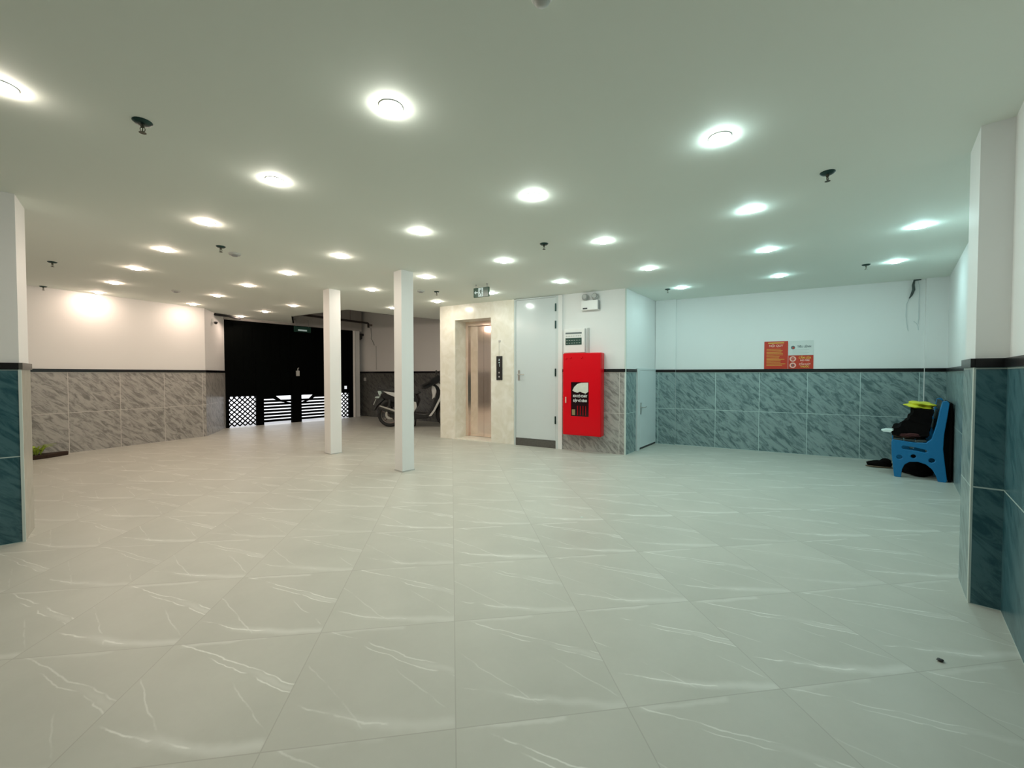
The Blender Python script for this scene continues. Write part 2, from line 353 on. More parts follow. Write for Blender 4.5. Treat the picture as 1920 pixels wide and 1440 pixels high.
# clad pier standing out of the right wall
nr = WL['near']; rw = WL['right']
pier = Wall((2.567, 2.342), (2.343, 2.093))     # its room-side face
def pier_build(name, W, depth, facetile, endtile, end_ang):
    bm = B(); box(bm, 0, W.L, 0, depth, 0, CEIL + 0.02)
    o = struct(obj(name, bm, M['plaster'])); o.location = W.at(0); o.rotation_euler = (0, 0, W.rz)
    return o
bm = B(); prism(bm, [(2.567, 2.342), (2.343, 2.093), (2.43, 2.013), (2.75, 2.21)], 0, CEIL + 0.02, 'z')
pr = struct(obj('wall_right_pier', bm, M['plaster']))
def clad(parent, a, b, m, t=0.006, e=0.006, z0=0, z1=DADO, capt=0.016):
    """thin tiles plus black cap along the line a-b of a pier, room side to the right of a->b ... local mesh in world metres"""
    W = Wall(a, b)
    c = bxo('tiled_dado', (0, W.L, -t, 0, z0, z1), m, parent, uv=True); c.location = W.at(0); c.rotation_euler = (0, 0, W.rz)
    k = bxo('dado_cap', (-0.0, W.L + e, -capt, 0, DADO, CAP), M['black_stone'], parent); k.location = W.at(0); k.rotation_euler = (0, 0, W.rz)
clad(pr, (2.567, 2.342), (2.343, 2.093), M['tile_teal_cast']); clad(pr, (2.343, 2.093), (2.43, 2.013), M['tile_blue_cast'])
for (x, y) in ((2.343, 2.093), (2.43, 2.015)):
    bm = B(); tube(bm, [(x - 0.004, y, 0), (x - 0.004, y, DADO)], 0.0045, 6); obj('corner_bead', bm, M['white_trim'], pr)
wall('wall_right_near', nr, tile='tile_blue_cast')
# left pier and wall beside the camera
wall('wall_left_near', WL['pil'], tile='tile_blue_cast', th=0.34)
wp = bpy.data.objects['wall_left_near']; PL = WL['pil'].L
bxo('reveal_tile', (PL - 0.001, PL + 0.008, -0.008, 0.34, 0, DADO), M['beige_trim'], wp)
bxo('reveal_cap', (PL - 0.001, PL + 0.018, -0.018, 0.34, DADO, CAP), M['dark_stone'], wp)
bxo('corner_bead', (PL - 0.004, PL + 0.011, -0.014, 0.0, 0, DADO), M['white_trim'], wp)
wall('wall_left_hall', Wall((-3.9, 3.1), (-8.2, 2.9)), tile='tile_grey')
wall('wall_behind', Wall((-1.6, -2.7), (-6.4, 0.3)), tile='tile_blue_cast')
bm = B(); prism(bm, [(-40, 5), (20, 5), (20, 70), (-40, 70)], -0.2, -0.13, 'z')
struct(obj('floor_street', bm, M['street']))
bm = B(); prism(bm, [(-6.33, 8.85), (-4.29, 11.36), (-5.1, 12.1), (-7.2, 9.6)], -0.12, -0.005, 'z')
struct(obj('trim_gate_threshold', bm, M['street']))

# ------------------------------------------------------------------ free-standing columns
def column(x, y, ang, side, label):
    t = thing('square_column', label, 'column', (x, y, 0), ang, 'square white columns in the middle of the floor'); t['kind'] = 'structure'
    bxo('shaft', (-side / 2, side / 2, -side / 2, side / 2, 0, CEIL + 0.005), M['column'], t, bevel=0.006)
    bxo('base_joint', (-side / 2 - 0.004, side / 2 + 0.004, -side / 2 - 0.004, side / 2 + 0.004, 0, 0.012), M['lightgrey'], t)
a45 = math.radians(45)
column(-1.315, 5.035, math.radians(47), 0.168, 'thicker-looking square white column nearer the camera, in front of the parked scooter')
column(-2.66, 6.13, math.radians(52), 0.175, 'slimmer-looking square white column farther away, standing before the black gate')

# ------------------------------------------------------------------ ceiling downlights
def lamp_mat(i, c):
    return mat('lamp_glow_%d' % i, (0.9, 0.9, 0.9), 0.5, emit=c, es=LAMP)
WARM = (1.0, 0.76, 0.61); MID = (0.99, 1.0, 0.90); COOL = (0.62, 0.98, 0.98)
def lampcol(x):
    t = max(0, min(1, (x + 3.7) / 3.4)); s = max(0, min(1, (x + 0.8) / 3.6))
    a = [WARM[i] + (MID[i] - WARM[i]) * t for i in range(3)]
    return tuple(a[i] + (COOL[i] - a[i]) * s for i in range(3))
BINS = {}
def lamp_m(x):
    k = round(x * 1.5)
    if k not in BINS: BINS[k] = lamp_mat(k + 20, lampcol(k / 1.5))
    return BINS[k]
bm = B(); lathe(bm, [(0.046, 0.0), (0.054, 0.0), (0.055, -0.002), (0.053, -0.004), (0.048, -0.004), (0.046, -0.002)], 32)
ring_me = obj('trim_ring', bm, M['white_plastic'], smooth=True)
bm = B(); lathe(bm, [(0.0465, -0.002), (0.046, -0.009), (0.041, -0.014), (0.026, -0.017), (0, -0.018)], 32)
dif_me = obj('diffuser', bm, M['white_plastic'], smooth=True)
ORD = ['first', 'second', 'third', 'fourth', 'fifth']
rows = [
    ([(-0.561, 1.944), (0.148, 2.899), (0.853, 3.875), (1.602, 4.861), (2.42, 5.928)], 'row that ends above the low door'),
    ([(1.087, 2.19), (1.798, 3.141), (2.544, 4.138), (3.359, 5.226)], 'row that ends before the red and white notice'),
    ([(3.405, 3.475), (4.207, 4.564)], 'row over the blue bench'),
    ([(-1.516, 2.67), (-0.801, 3.617), (-0.087, 4.543), (0.656, 5.555)], 'row that ends above the tall white door'),
    ([(-2.489, 3.403), (-1.799, 4.36), (-1.084, 5.283), (-0.316, 6.313)], 'row that ends beside the green exit sign'),
    ([(-3.451, 4.138), (-2.742, 5.089), (-2.052, 6.076), (-1.267, 7.047)], 'row that ends at the lift corner'),
    ([(-4.394, 4.861), (-3.676, 5.786), (-2.213, 7.721)], 'row that ends at the nearer column'),
    ([(-5.38, 5.619), (-4.634, 6.526), (-3.942, 7.482)], 'row that ends left of the farther column'),
    ([(-6.24, 6.27), (-5.619, 7.313), (-4.867, 8.177)], 'row that starts against the left wall'),
    ([(-5.781, 8.85)], None), ([(-2.197, 1.803)], None),
    ([(-2.9, 0.84)], None)]
def downlight(x, y, label, group='round recessed ceiling downlights'):
    t = thing('ceiling_downlight', label, 'ceiling light', (x, y, CEIL), 0, group)
    r = ring_me.copy(); COL.objects.link(r); r.parent = t
    d = dif_me.copy(); d.data = dif_me.data; COL.objects.link(d); d.parent = t
    d.material_slots[0].link = 'OBJECT'; d.material_slots[0].material = lamp_m(x)
    return t
for pts, nm in rows:
    for i, (x, y) in enumerate(pts):
        if nm:
            last = 'last' if (i == len(pts) - 1 and len(pts) > 2) else ORD[i]
            lab = 'round downlight, %s from camera, %s' % (last, nm.replace('row that ends', 'row ending').replace('row that starts', 'row starting'))
        elif len(pts) == 1:
            lab = 'lit round downlight closest to the top of the black gate' if y > 5 else 'round ceiling downlight beyond the left edge of the photo, by the near wall' if y < 1 else 'lit round downlight cut by the left edge of the photo, upper left corner'
        else: lab = ''
        downlight(x, y, lab)
bpy.data.objects.remove(ring_me); bpy.data.objects.remove(dif_me)

# ------------------------------------------------------------------ sprinklers, detectors
def sprinkler(x, y, label, s=1.0):
    t = thing('fire_sprinkler', label, 'sprinkler', (x, y, CEIL), 0.4, 'ceiling fire sprinklers')
    bm = B(); lathe(bm, [(0, 0), (0.040, 0), (0.040, -0.003), (0.030, -0.012), (0.014, -0.014), (0, -0.014)], 24); obj('escutcheon', bm, M['sprink'], t, smooth=True)
    bm = B(); lathe(bm, [(0, -0.01), (0.008, -0.012), (0.009, -0.026), (0.006, -0.028), (0, -0.028)], 12)
    for sx in (-1, 1): tube(bm, [(0, 0, -0.026), (sx * 0.010, 0, -0.034), (sx * 0.009, 0, -0.044), (0, 0, -0.052)], 0.0018, 6)
    tube(bm, [(0, 0, -0.028), (0, 0, -0.050)], 0.0022, 8); obj('sprinkler_head', bm, M['sprink_b'], t)
    bm = B()
    lathe(bm, [(0, -0.051), (0.007, -0.051), (0.015, -0.054), (0.015, -0.0555), (0, -0.0555)], 12); obj('deflector', bm, M['sprink_b'], t)
for x, y, lab in [(-1.813, 2.057, 'large-looking dark sprinkler at the upper left, nearest the camera'),
                  (-2.822, 4.035, 'dark sprinkler right beside a flat round detector on the ceiling'),
                  (-5.067, 4.586, 'dark sprinkler at the left near the wall pier, ahead of the farther one'),
                  (-6.60, 5.85, 'small dark sprinkler touching the corner of the left wall'),
                  (0.304, 3.953, 'dark sprinkler in the middle of the ceiling, above the tall white door'),
                  (1.937, 2.566, 'large-looking dark sprinkler at the upper right near the camera'),
                  (3.998, 4.696, 'small dark sprinkler at the right, left of the bench downlights'),
                  (2.264, 6.038, 'small dark sprinkler next to the downlight above the low door'),
                  (-1.128, 6.22, 'small dark sprinkler left of the green exit sign, by the lift')]:
    sprinkler(x, y, lab)
def detector(x, y, label):
    t = thing('smoke_detector', label, 'smoke detector', (x, y, CEIL), 0, 'flat ceiling detectors')
    bm = B(); lathe(bm, [(0, 0), (0.055, 0), (0.055, -0.012), (0.048, -0.018), (0, -0.018)], 24); obj('housing', bm, M['lightgrey'], t, smooth=True)
    bm = B(); lathe(bm, [(0, -0.018), (0.030, -0.018), (0.028, -0.028), (0, -0.030)], 24); obj('sensor_cap', bm, M['grey'], t, smooth=True)
detector(-2.845, 4.27, 'flat grey round detector beside the sprinkler, left of centre')
detector(-4.977, 6.153, 'flat grey round detector far left, in front of the left wall')
detector(-1.35, 6.15, 'faint grey round detector by the sprinkler near the lift corner')
t = thing('dome_camera', 'white dome camera with a dark lens at the top edge of the photo', 'security camera', (0.097, 1.375, CEIL))
bm = B(); lathe(bm, [(0, 0), (0.036, 0), (0.036, -0.012), (0.030, -0.022), (0, -0.022)], 28); obj('base', bm, M['white_plastic'], t, smooth=True)
bm = B(); lathe(bm, [(0.026, -0.018), (0.025, -0.028), (0.016, -0.037), (0, -0.040)], 28); obj('dome', bm, M['lightgrey'], t, smooth=True)
bm = B(); blob(bm, (-0.010, -0.020, -0.026), (0.0065, 0.0065, 0.0065), amp=0); obj('lens', bm, M['black'], t, smooth=True)

# ------------------------------------------------------------------ lift (elevator)
t = thing('elevator', 'rose-gold lift doors in a cream marble surround, left of the tall white door', 'elevator', el.at(0), el.rz)
bm = B()
box(bm, 0.0, 0.345, -0.03, 0.42, 0, CEIL); obj('marble_pier', bm, M['cream'], t, bevel=0.003)
bm = B(); box(bm, 1.105, 1.555, -0.03, 0.42, 0, CEIL); obj('marble_pier', bm, M['cream'], t, bevel=0.003)
bm = B(); box(bm, 0.345, 1.105, -0.03, 0.42, 2.14, CEIL); obj('marble_lintel', bm, M['cream'], t)
bxo('shaft_wall', (0.02, 1.5, 0.42, 0.5, 0, CEIL), M['black'], t)
fr = B(); box(fr, 0.346, 0.40, 0.29, 0.40, 0.02, 2.14); box(fr, 1.05, 1.104, 0.29, 0.40, 0.02, 2.14); box(fr, 0.40, 1.05, 0.29, 0.40, 2.06, 2.14)
obj('door_frame', fr, M['gold'], t)
bxo('door_panel', (0.402, 0.7185, 0.335, 0.36, 0.022, 2.058), M['gold'], t)
bxo('door_panel', (0.7215, 1.048, 0.335, 0.36, 0.022, 2.058), M['gold'], t)
bxo('sill', (0.346, 1.104, -0.03, 0.415, 0, 0.018), M['cream'], t)
bxo('sill_track', (0.402, 1.048, 0.325, 0.37, 0.0, 0.0205), M['steel'], t)
cp = bxo('call_panel', (1.222, 1.335, -0.045, -0.03, 1.075, 1.478), M['black'], t, bevel=0.003)
for z in (1.20, 1.13):
    bm = B(); lathe(bm, [(0, 0), (0.014, 0), (0.014, 0.004), (0, 0.004)], 20, (1.279, -0.045, z), Matrix.Rotation(math.pi / 2, 4, 'X')); obj('call_button', bm, M['steel'], cp)
bm = B(); prism(bm, [(1.262, 1.36), (1.296, 1.36), (1.279, 1.385)], -0.0465, -0.0455); prism(bm, [(1.266, 1.40), (1.290, 1.40), (1.286, 1.43), (1.276, 1.435)], -0.0465, -0.0455)
box(bm, 1.285, 1.291, -0.0465, -0.0455, 1.30, 1.35)
obj('floor_display', bm, M['sign_white'], cp)
ks = bxo('key_switch', (1.26, 1.30, -0.038, -0.03, 1.715, 1.745), M['steel'], t)
bm = B(); tube(bm, [(1.272, -0.034, 1.715), (1.272, -0.034, 1.48)], 0.0025, 6); obj('conduit', bm, M['lightgrey'], t)

# ------------------------------------------------------------------ tall white door beside the lift
t = thing('tall_door', 'tall plain white door on a dark stone curb between the lift and the red cabinet', 'door', el.at(0), el.rz)
bm = B(); box(bm, 1.556, 1.582, -0.022, 0.0, 0.0, CEIL - 0.005); box(bm, 2.302, 2.345, -0.022, 0.0, 0.0, CEIL - 0.005); box(bm, 1.582, 2.302, -0.022, 0.0, 2.385, CEIL - 0.005)
obj('door_frame', bm, M['frame_paint'], t)
lf = bxo('door_leaf', (1.587, 2.298, -0.016, 0.0, 0.125, 2.380), M['gloss_paint'], t)
bxo('stone_curb', (1.583, 2.301, -0.02, 0.0, 0.0, 0.118), M['dark_stone'], t)
bxo('plinth_strip', (2.346, 2.412, -0.03, 0.0, 0.0, CEIL - 0.005), M['plaster'], t)
hd = bxo('lock_plate', (1.625, 1.662, -0.022, -0.016, 1.07, 1.24), M['steel'], lf, bevel=0.003)
bm = B(); tube(bm, [(1.643, -0.02, 1.17), (1.643, -0.06, 1.17), (1.66, -0.066, 1.17), (1.76, -0.064, 1.165)], 0.009, 10); obj('lever_handle', bm, M['steel'], lf, smooth=True)
for z in (2.22, 1.95, 1.20, 0.45):
    bm = B(); tube(bm, [(2.298, -0.026, z - 0.06), (2.298, -0.026, z + 0.06)], 0.012, 10); obj('hinge', bm, M['sprink'], t)

# ------------------------------------------------------------------ red hose cabinet
t = thing('fire_hose_cabinet', 'red wall-hung fire hose cabinet with a dark glass window and a hose inside', 'fire cabinet', el.at(2.44, 0.0, 0.0), el.rz)
X0, X1, Z0, Z1, DP = 0.045, 0.635, 0.255, 1.49, 0.18
bxo('cabinet_body', (X0, X1, -DP + 0.02, -0.009, Z0, Z1), M['red'], t, bevel=0.012)
wx0, wx1, wz0, wz1 = 0.178, 0.455, 0.545, 1.055
bm = B()
box(bm, X0 + 0.006, wx0, -DP, -DP + 0.02, Z0 + 0.012, Z1 - 0.012); box(bm, wx1, X1 - 0.006, -DP, -DP + 0.02, Z0 + 0.012, Z1 - 0.012)
box(bm, wx0, wx1, -DP, -DP + 0.02, Z0 + 0.012, wz0); box(bm, wx0, wx1, -DP, -DP + 0.02, wz1, Z1 - 0.012)
dr = obj('cabinet_door', bm, M['red'], t)
bxo('window_backing', (wx0, wx1, -DP + 0.012, -DP + 0.018, wz0, wz1), M['glass_dark'], dr)
bm = B(); prism(bm, [(wx0 + 0.02, 0.93), (wx0 + 0.05, 0.985), (wx0 + 0.10, 1.03), (wx0 + 0.16, 1.045), (wx1 - 0.01, 1.05), (wx1 - 0.01, 0.915), (wx1 - 0.05, 0.885), (wx0 + 0.17, 0.90), (wx0 + 0.14, 0.915), (wx0 + 0.10, 0.895), (wx0 + 0.05, 0.91)], -DP + 0.004, -DP + 0.013)
obj('folded_hose', bm, M['canvas'], dr, bevel=0.003)
bm = B(); box(bm, wx0 + 0.012, wx0 + 0.065, -DP + 0.004, -DP + 0.013, 0.56, 0.645); obj('hose_nozzle', bm, M['brass'], dr, bevel=0.004)
text('cabinet_lettering', 'KHI CÓ CHÁY', 0.048, M['white_plastic'], dr, ((wx0 + wx1) / 2, -DP + 0.010, 0.845), 'CENTER', 0.0016, sx=0.72)
text('cabinet_lettering', 'ĐẬP VỠ KÍNH', 0.048, M['white_plastic'], dr, ((wx0 + wx1) / 2, -DP + 0.010, 0.775), 'CENTER', 0.0016, sx=0.72)
bm = B()
for k in range(4): box(bm, wx0 + 0.10 + k * 0.042, wx0 + 0.106 + k * 0.042, -DP + 0.006, -DP + 0.012, 0.56, 0.70)
obj('hose_rack', bm, M['red'], dr)
bm = B(); box(bm, X0 + 0.045, X0 + 0.062, -DP - 0.018, -DP, 0.74, 0.83); obj('door_pull', bm, M['poster_pink'], dr, bevel=0.004)
for x, z in ((0.10, 1.41), (0.17, 1.42), (0.34, 1.42)):
    bm = B(); lathe(bm, [(0, 0), (0.016, 0), (0.012, 0.012), (0, 0.014)], 16, (x, -DP, z), Matrix.Rotation(math.pi / 2, 4, 'X'))
    obj('door_stud', bm, M['red'], dr, smooth=True)

# ------------------------------------------------------------------ alarm panel over it
t = thing('alarm_panel', 'white wall panel with a dark green display just above the red cabinet', 'alarm panel', el.at(2.44), el.rz)
bxo('panel_case', (0.015, 0.345, -0.06, -0.002, 1.50, 1.865), M['white_plastic'], t, bevel=0.006)
bxo('status_bar', (0.04, 0.30, -0.063, -0.058, 1.785, 1.81), M['poster_grey'], t)
dp = bxo('display', (0.04, 0.30, -0.064, -0.058, 1.62, 1.725), M['display'], t)
for r in range(2):
    bm = B()
    for k in range(6): box(bm, 0.055 + k * 0.04, 0.078 + k * 0.04, -0.0655, -0.064, 1.645 + r * 0.04, 1.651 + r * 0.04)
    obj('indicator_row', bm, M['lightgrey'], dp)
bm = B()
for k in range(9): box(bm, 0.045 + k * 0.028, 0.063 + k * 0.028, -0.0625, -0.059, 1.745, 1.765)
obj('key_row', bm, M['lightgrey'], t)
t = thing('cable_duct', 'slim grey cable duct rising from the red cabinet beside the white alarm panel', 'cable duct', el.at(2.44), el.rz)
bxo('duct', (0.375, 0.40, -0.022, 0.0, 1.495, 1.87), M['lightgrey'], t)

# ------------------------------------------------------------------ emergency twin light
t = thing('emergency_light', 'white twin-head emergency light high on the wall above the red cabinet', 'emergency light', el.at(2.86, 0, 0), el.rz)
bxo('battery_box', (-0.13, 0.13, -0.07, 0.0, 2.13, 2.275), M['white_plastic'], t, bevel=0.008)
bxo('indicator_window', (-0.10, -0.03, -0.073, -0.069, 2.145, 2.165), M['black'], t)
bm = B(); box(bm, 0.131, 0.139, -0.055, -0.001, 2.14, 2.27); obj('side_vent', bm, M['grey'], t)
for sx in (-0.075, 0.075):
    bm = B(); lathe(bm, [(0, 0.03), (0.03, 0.03), (0.05, 0.0), (0.05, -0.012), (0.046, -0.014)], 24, (sx, -0.05, 2.33), Matrix.Rotation(-math.pi / 2 - 0.2, 4, 'X') @ Matrix.Rotation(math.pi, 4, 'X'))
    h = obj('lamp_head', bm, M['lightgrey'], t, smooth=True)
    bm = B(); lathe(bm, [(0, 0.0), (0.044, 0.0), (0.042, 0.008), (0, 0.014)], 24, (sx, -0.062, 2.333), Matrix.Rotation(math.pi / 2 - 0.2, 4, 'X')); obj('lens', bm, M['grey'], h, smooth=True)
    bm = B(); tube(bm, [(sx * 0.7, -0.035, 2.27), (sx, -0.04, 2.31)], 0.01, 8); obj('swivel', bm, M['grey'], t)

# ------------------------------------------------------------------ hanging exit sign
t = thing('exit_sign', 'green hanging exit sign with a white arrow and running figure, before the lift', 'exit sign', (-0.42, 5.72, 0), el.rz)
bxo('sign_box', (-0.125, 0.125, -0.012, 0.012, 2.235, 2.365), M['green_sign'], t, bevel=0.003)
bm = B(); prism(bm, [(-0.112, 2.30), (-0.085, 2.325), (-0.085, 2.308), (-0.052, 2.308), (-0.052, 2.292), (-0.085, 2.292), (-0.085, 2.275)], -0.0135, -0.0118)
obj('arrow', bm, M['sign_white'], t)
bm = B(); box(bm, -0.045, 0.035, -0.0132, -0.0118, 2.240, 2.360); dw = obj('doorway_symbol', bm, M['sign_white'], t)
bm = B()
lathe(bm, [(0, 0), (0.0085, 0), (0.0085, 0.001), (0, 0.001)], 16, (0.002, -0.0133, 2.342), Matrix.Rotation(math.pi / 2, 4, 'X'))
prism(bm, [(-0.012, 2.33), (0.010, 2.328), (0.006, 2.290), (-0.014, 2.292)], -0.0145, -0.0133)
prism(bm, [(-0.014, 2.294), (-0.004, 2.294), (-0.020, 2.262), (-0.036, 2.258), (-0.036, 2.264), (-0.024, 2.268)], -0.0145, -0.0133)
prism(bm, [(-0.002, 2.292), (0.006, 2.292), (0.020, 2.274), (0.016, 2.248), (0.008, 2.248), (0.012, 2.272)], -0.0145, -0.0133)
prism(bm, [(0.006, 2.328), (0.010, 2.322), (0.026, 2.308), (0.022, 2.302)], -0.0145, -0.0133)
prism(bm, [(-0.012, 2.328), (-0.010, 2.320), (-0.028, 2.306), (-0.030, 2.312)], -0.0145, -0.0133)
obj('running_figure', bm, M['green_sign'], dw)
bxo('light_slot', (0.05, 0.115, -0.0132, -0.0118, 2.285, 2.315), M['green_sign'], t)
for x in (-0.09, 0.09):
    bm = B(); tube(bm, [(x, 0, 2.36), (x, 0, CEIL)], 0.003, 6); lathe(bm, [(0, 0), (0.012, 0), (0.012, -0.008), (0, -0.008)], 12, (x, 0, CEIL)); obj('hanger', bm, M['grey'], t)

# ------------------------------------------------------------------ low door in the side wall
sd = WL['side']
t = thing('low_door', 'low white utility door, no taller than the wall tiles, beside the inner corner', 'door', sd.at(0), sd.rz)
bm = B(); box(bm, 0.40, 0.50, -0.035, 0.0, 0, 1.265); obj('door_frame', bm, M['frame_paint'], t, bevel=0.003)
bxo('door_head', (0.50, 1.30, -0.022, 0.0, 1.235, 1.262), M['frame_paint'], t)
lf = bxo('door_leaf', (0.502, 1.295, -0.02, 0.0, 0.03, 1.233), M['white_paint'], t)
bxo('lock_plate', (0.555, 0.60, -0.026, -0.02, 0.55, 0.73), M['steel'], lf, bevel=0.003)
bm = B(); tube(bm, [(0.577, -0.02, 0.655), (0.577, -0.06, 0.655), (0.60, -0.068, 0.655), (0.70, -0.066, 0.66)], 0.008, 10); obj('lever_handle', bm, M['steel'], lf, smooth=True)
bxo('floor_gap_shade', (0.502, 1.295, -0.018, 0.0, 0.0, 0.028), M['black'], t)  # black strip painted in for the shade under the door leaf
for z in (0.25, 0.95):
    bm = B(); tube(bm, [(1.297, -0.026, z - 0.05), (1.297, -0.026, z + 0.05)], 0.009, 8); obj('hinge', bm, M['grey'], t)

# ------------------------------------------------------------------ red and white notices on the back wall
bk = WL['back']
def notice(name, label, x0, x1, z0, z1, m, group=None):
    t = thing(name, label, 'sign', bk.at(x0), bk.rz, group); bxo('board', (0, x1 - x0, -0.006, -0.001, z0, z1), m, t); return t
t = notice('safety_notice', 'red rules board with yellow heading, left half of the notices over the back wall tiles', 1.578, 1.878, 1.252, 1.664, M['poster_red'])
bxo('yellow_heading', (0.05, 0.25, -0.0075, -0.006, 1.632, 1.646), M['poster_yellow'], t)
text('notice_lettering', 'NỘI QUY', 0.042, M['poster_pink'], t, (0.15, -0.008, 1.596), 'CENTER', 0.001)
body = ['PHÒNG CHÁY', 'Điều 1', 'Điều 2', 'Điều 3', 'Điều 4', 'Điều 5']
bm = B(); rr = random.Random(3)
for k in range(12):
    z = 1.545 - k * 0.022; box(bm, 0.03, 0.03 + rr.uniform(0.16, 0.24), -0.0072, -0.006, z, z + 0.006)
obj('text_lines', bm, M['poster_yellow'], t)
t = notice('fire_order_notice', 'pale grey notice with small emblem and dark text, upper right of the wall notices', 1.884, 2.186, 1.452, 1.664, M['poster_white'])
bm = B(); lathe(bm, [(0, 0), (0.026, 0), (0.026, 0.001), (0, 0.001)], 20, (0.055, -0.0062, 1.565), Matrix.Rotation(math.pi / 2, 4, 'X')); em = obj('emblem', bm, M['poster_grey'], t)
bm = B(); lathe(bm, [(0, 0), (0.013, 0), (0.013, 0.001), (0, 0.001)], 20, (0.060, -0.0074, 1.560), Matrix.Rotation(math.pi / 2, 4, 'X')); obj('emblem_centre', bm, M['poster_red'], em)
text('notice_lettering', 'TIÊU LỆNH', 0.038, M['poster_grey'], t, (0.19, -0.007, 1.575), 'CENTER', 0.001, sx=0.9)
bm = B()
for k in range(4): box(bm, 0.05, 0.25 - 0.02 * (k % 2), -0.0072, -0.006, 1.528 - k * 0.02, 1.532 - k * 0.02)
obj('text_lines', bm, M['lightgrey'], t)
t = notice('prohibition_notice', 'red notice with two round pictograms, lower right of the wall notices', 1.884, 2.186, 1.252, 1.448, M['poster_red'])
for k, z in enumerate((1.398, 1.304)):
    bm = B(); lathe(bm, [(0.024, 0), (0.040, 0), (0.040, 0.0012), (0.024, 0.0012)], 28, (0.055, -0.0062, z), Matrix.Rotation(math.pi / 2, 4, 'X')); rg = obj('pictogram_ring', bm, M['poster_pink'], t)
    bm = B()
    if k == 0: box(bm, 0.035, 0.075, -0.0078, -0.0065, z - 0.004, z + 0.004)
    else: box(bm, 0.045, 0.065, -0.0078, -0.0065, z - 0.012, z + 0.012)
    obj('pictogram', bm, M['poster_grey'] if k else M['poster_pink'], rg)
text('notice_lettering', 'CẤM LỬA', 0.040, M['poster_yellow'], t, (0.20, -0.007, 1.412), 'CENTER', 0.001, sx=0.85)
text('notice_lettering', 'NO FIRE', 0.034, M['poster_pink'], t, (0.20, -0.007, 1.374), 'CENTER', 0.001, sx=0.9)
text('notice_lettering', 'CẤM HÚT', 0.036, M['poster_pink'], t, (0.20, -0.007, 1.318), 'CENTER', 0.001, sx=0.85)
text('notice_lettering', 'THUỐC', 0.034, M['poster_yellow'], t, (0.20, -0.007, 1.282), 'CENTER', 0.001, sx=0.9)

# ------------------------------------------------------------------ loose cables near the right corner
t = thing('cable_bundle', 'dark cable bundle with thin pale leads hanging down the white corner pilaster', 'cables', bk.at(3.25), bk.rz)
bm = B(); tube(bm, [(0.06, -0.03, 2.405), (-0.005, -0.03, 2.40), (-0.015, -0.03, 2.34), (-0.01, -0.028, 2.28), (-0.03, -0.025, 2.21), (-0.05, -0.02, 2.17)], [0.008, 0.012, 0.014, 0.016, 0.012, 0.005], 8); obj('thick_cable', bm, M['wire_dark'], t, smooth=True)
bm = B(); tube(bm, [(-0.045, -0.02, 2.18), (-0.07, -0.008, 2.10), (-0.075, -0.006, 1.95), (-0.06, -0.006, 1.80), (-0.05, -0.008, 1.74)], 0.003, 6); obj('pale_lead', bm, M['wire_light'], t)
bm = B(); tube(bm, [(0.03, -0.03, 2.40), (0.05, -0.02, 2.30), (0.05, -0.008, 2.1), (0.052, -0.006, 1.9), (0.045, -0.008, 1.83)], 0.003, 6); obj('pale_lead', bm, M['wire_light'], t)
bm = B(); tube(bm, [(0.0, -0.01, 1.87), (0.03, -0.008, 1.84), (0.045, -0.008, 1.80), (0.05, -0.008, 1.75)], 0.003, 6); obj('pale_lead', bm, M['wire_light'], t)

# ------------------------------------------------------------------ black street gate
t = thing('driveway_gate', 'tall black metal gate to the street, lattice and louvres along its bottom', 'gate', g.at(0), g.rz)
Y0, Y1 = 0.03, 0.06; GT = 2.36
LV = M['gate_black']
def leaf(x0, x1, zt, kind):
    bm = B(); box(bm, x0, x1, Y0, Y1, zt, GT); o = obj('gate_sheet', bm, LV, t)
    bm = B()
    for k in range(1, 4):
        x = x0 + (x1 - x0) * k / 4; box(bm, x - 0.006, x + 0.006, Y0 - 0.006, Y0, zt + 0.02, GT - 0.02)
    obj('sheet_rib', bm, LV, o)
    return o
leaf(0.08, 0.80, 0.675, 'l'); leaf(0.80, 1.60, 0.66, 's'); leaf(1.60, 2.52, 0.66, 's')
bm = B()
box(bm, 2.52, 2.82, Y0, Y1, 0.675, GT); box(bm, 2.82, 2.905, Y0, Y1, 0.86, GT); box(bm, 2.82, 2.905, Y0, Y1, 0.675, 0.775); box(bm, 2.905, 3.08, Y0, Y1, 0.675, GT)
obj('gate_sheet', bm, LV, t)
for x0, x1 in ((0.07, 0.145), (0.68, 0.84), (1.455, 1.69), (2.34, 2.70), (2.95, 3.09)):
    bxo('gate_post', (x0, x1, Y0 - 0.015, Y1 + 0.015, 0.0, GT), LV, t)
def lattice(x0, x1, z0, z1, p=0.105, wd=0.013):
    bm = B(); Hh = z1 - z0
    k = -int(Hh / p) - 1
    while x0 + k * p < x1 + Hh:
        for sgn in (1, -1):
            # line: x = xs + sgn*(z-z0)
            xs = x0 + k * p if sgn == 1 else x0 + k * p
            pa = []
            for s in (0, 1):
                z = z0 if s == 0 else z1
                pa.append([xs + sgn * (z - z0), z])
            (xa, za), (xb, zb) = pa
            # clip to x-range
            def clip(xa, za, xb, zb):
                if abs(xb - xa) < 1e-9: return None
                t0, t1 = sorted(((x0 - xa) / (xb - xa), (x1 - xa) / (xb - xa))); t0 = max(0, t0); t1 = min(1, t1)
                if t1 - t0 < 0.02: return None
                return xa + (xb - xa) * t0, za + (zb - za) * t0, xa + (xb - xa) * t1, za + (zb - za) * t1
            c = clip(xa, za, xb, zb)
            if c:
                yy = 0.045 + sgn * 0.004
                q = wd * 0.7
                prism(bm, [(c[0] - q, c[1] + q * sgn), (c[0] + q, c[1] - q * sgn), (c[2] + q, c[3] - q * sgn), (c[2] - q, c[3] + q * sgn)], yy - 0.004, yy + 0.004)
        k += 1
    z = z0
    obj('lattice_panel', bm, LV, t)
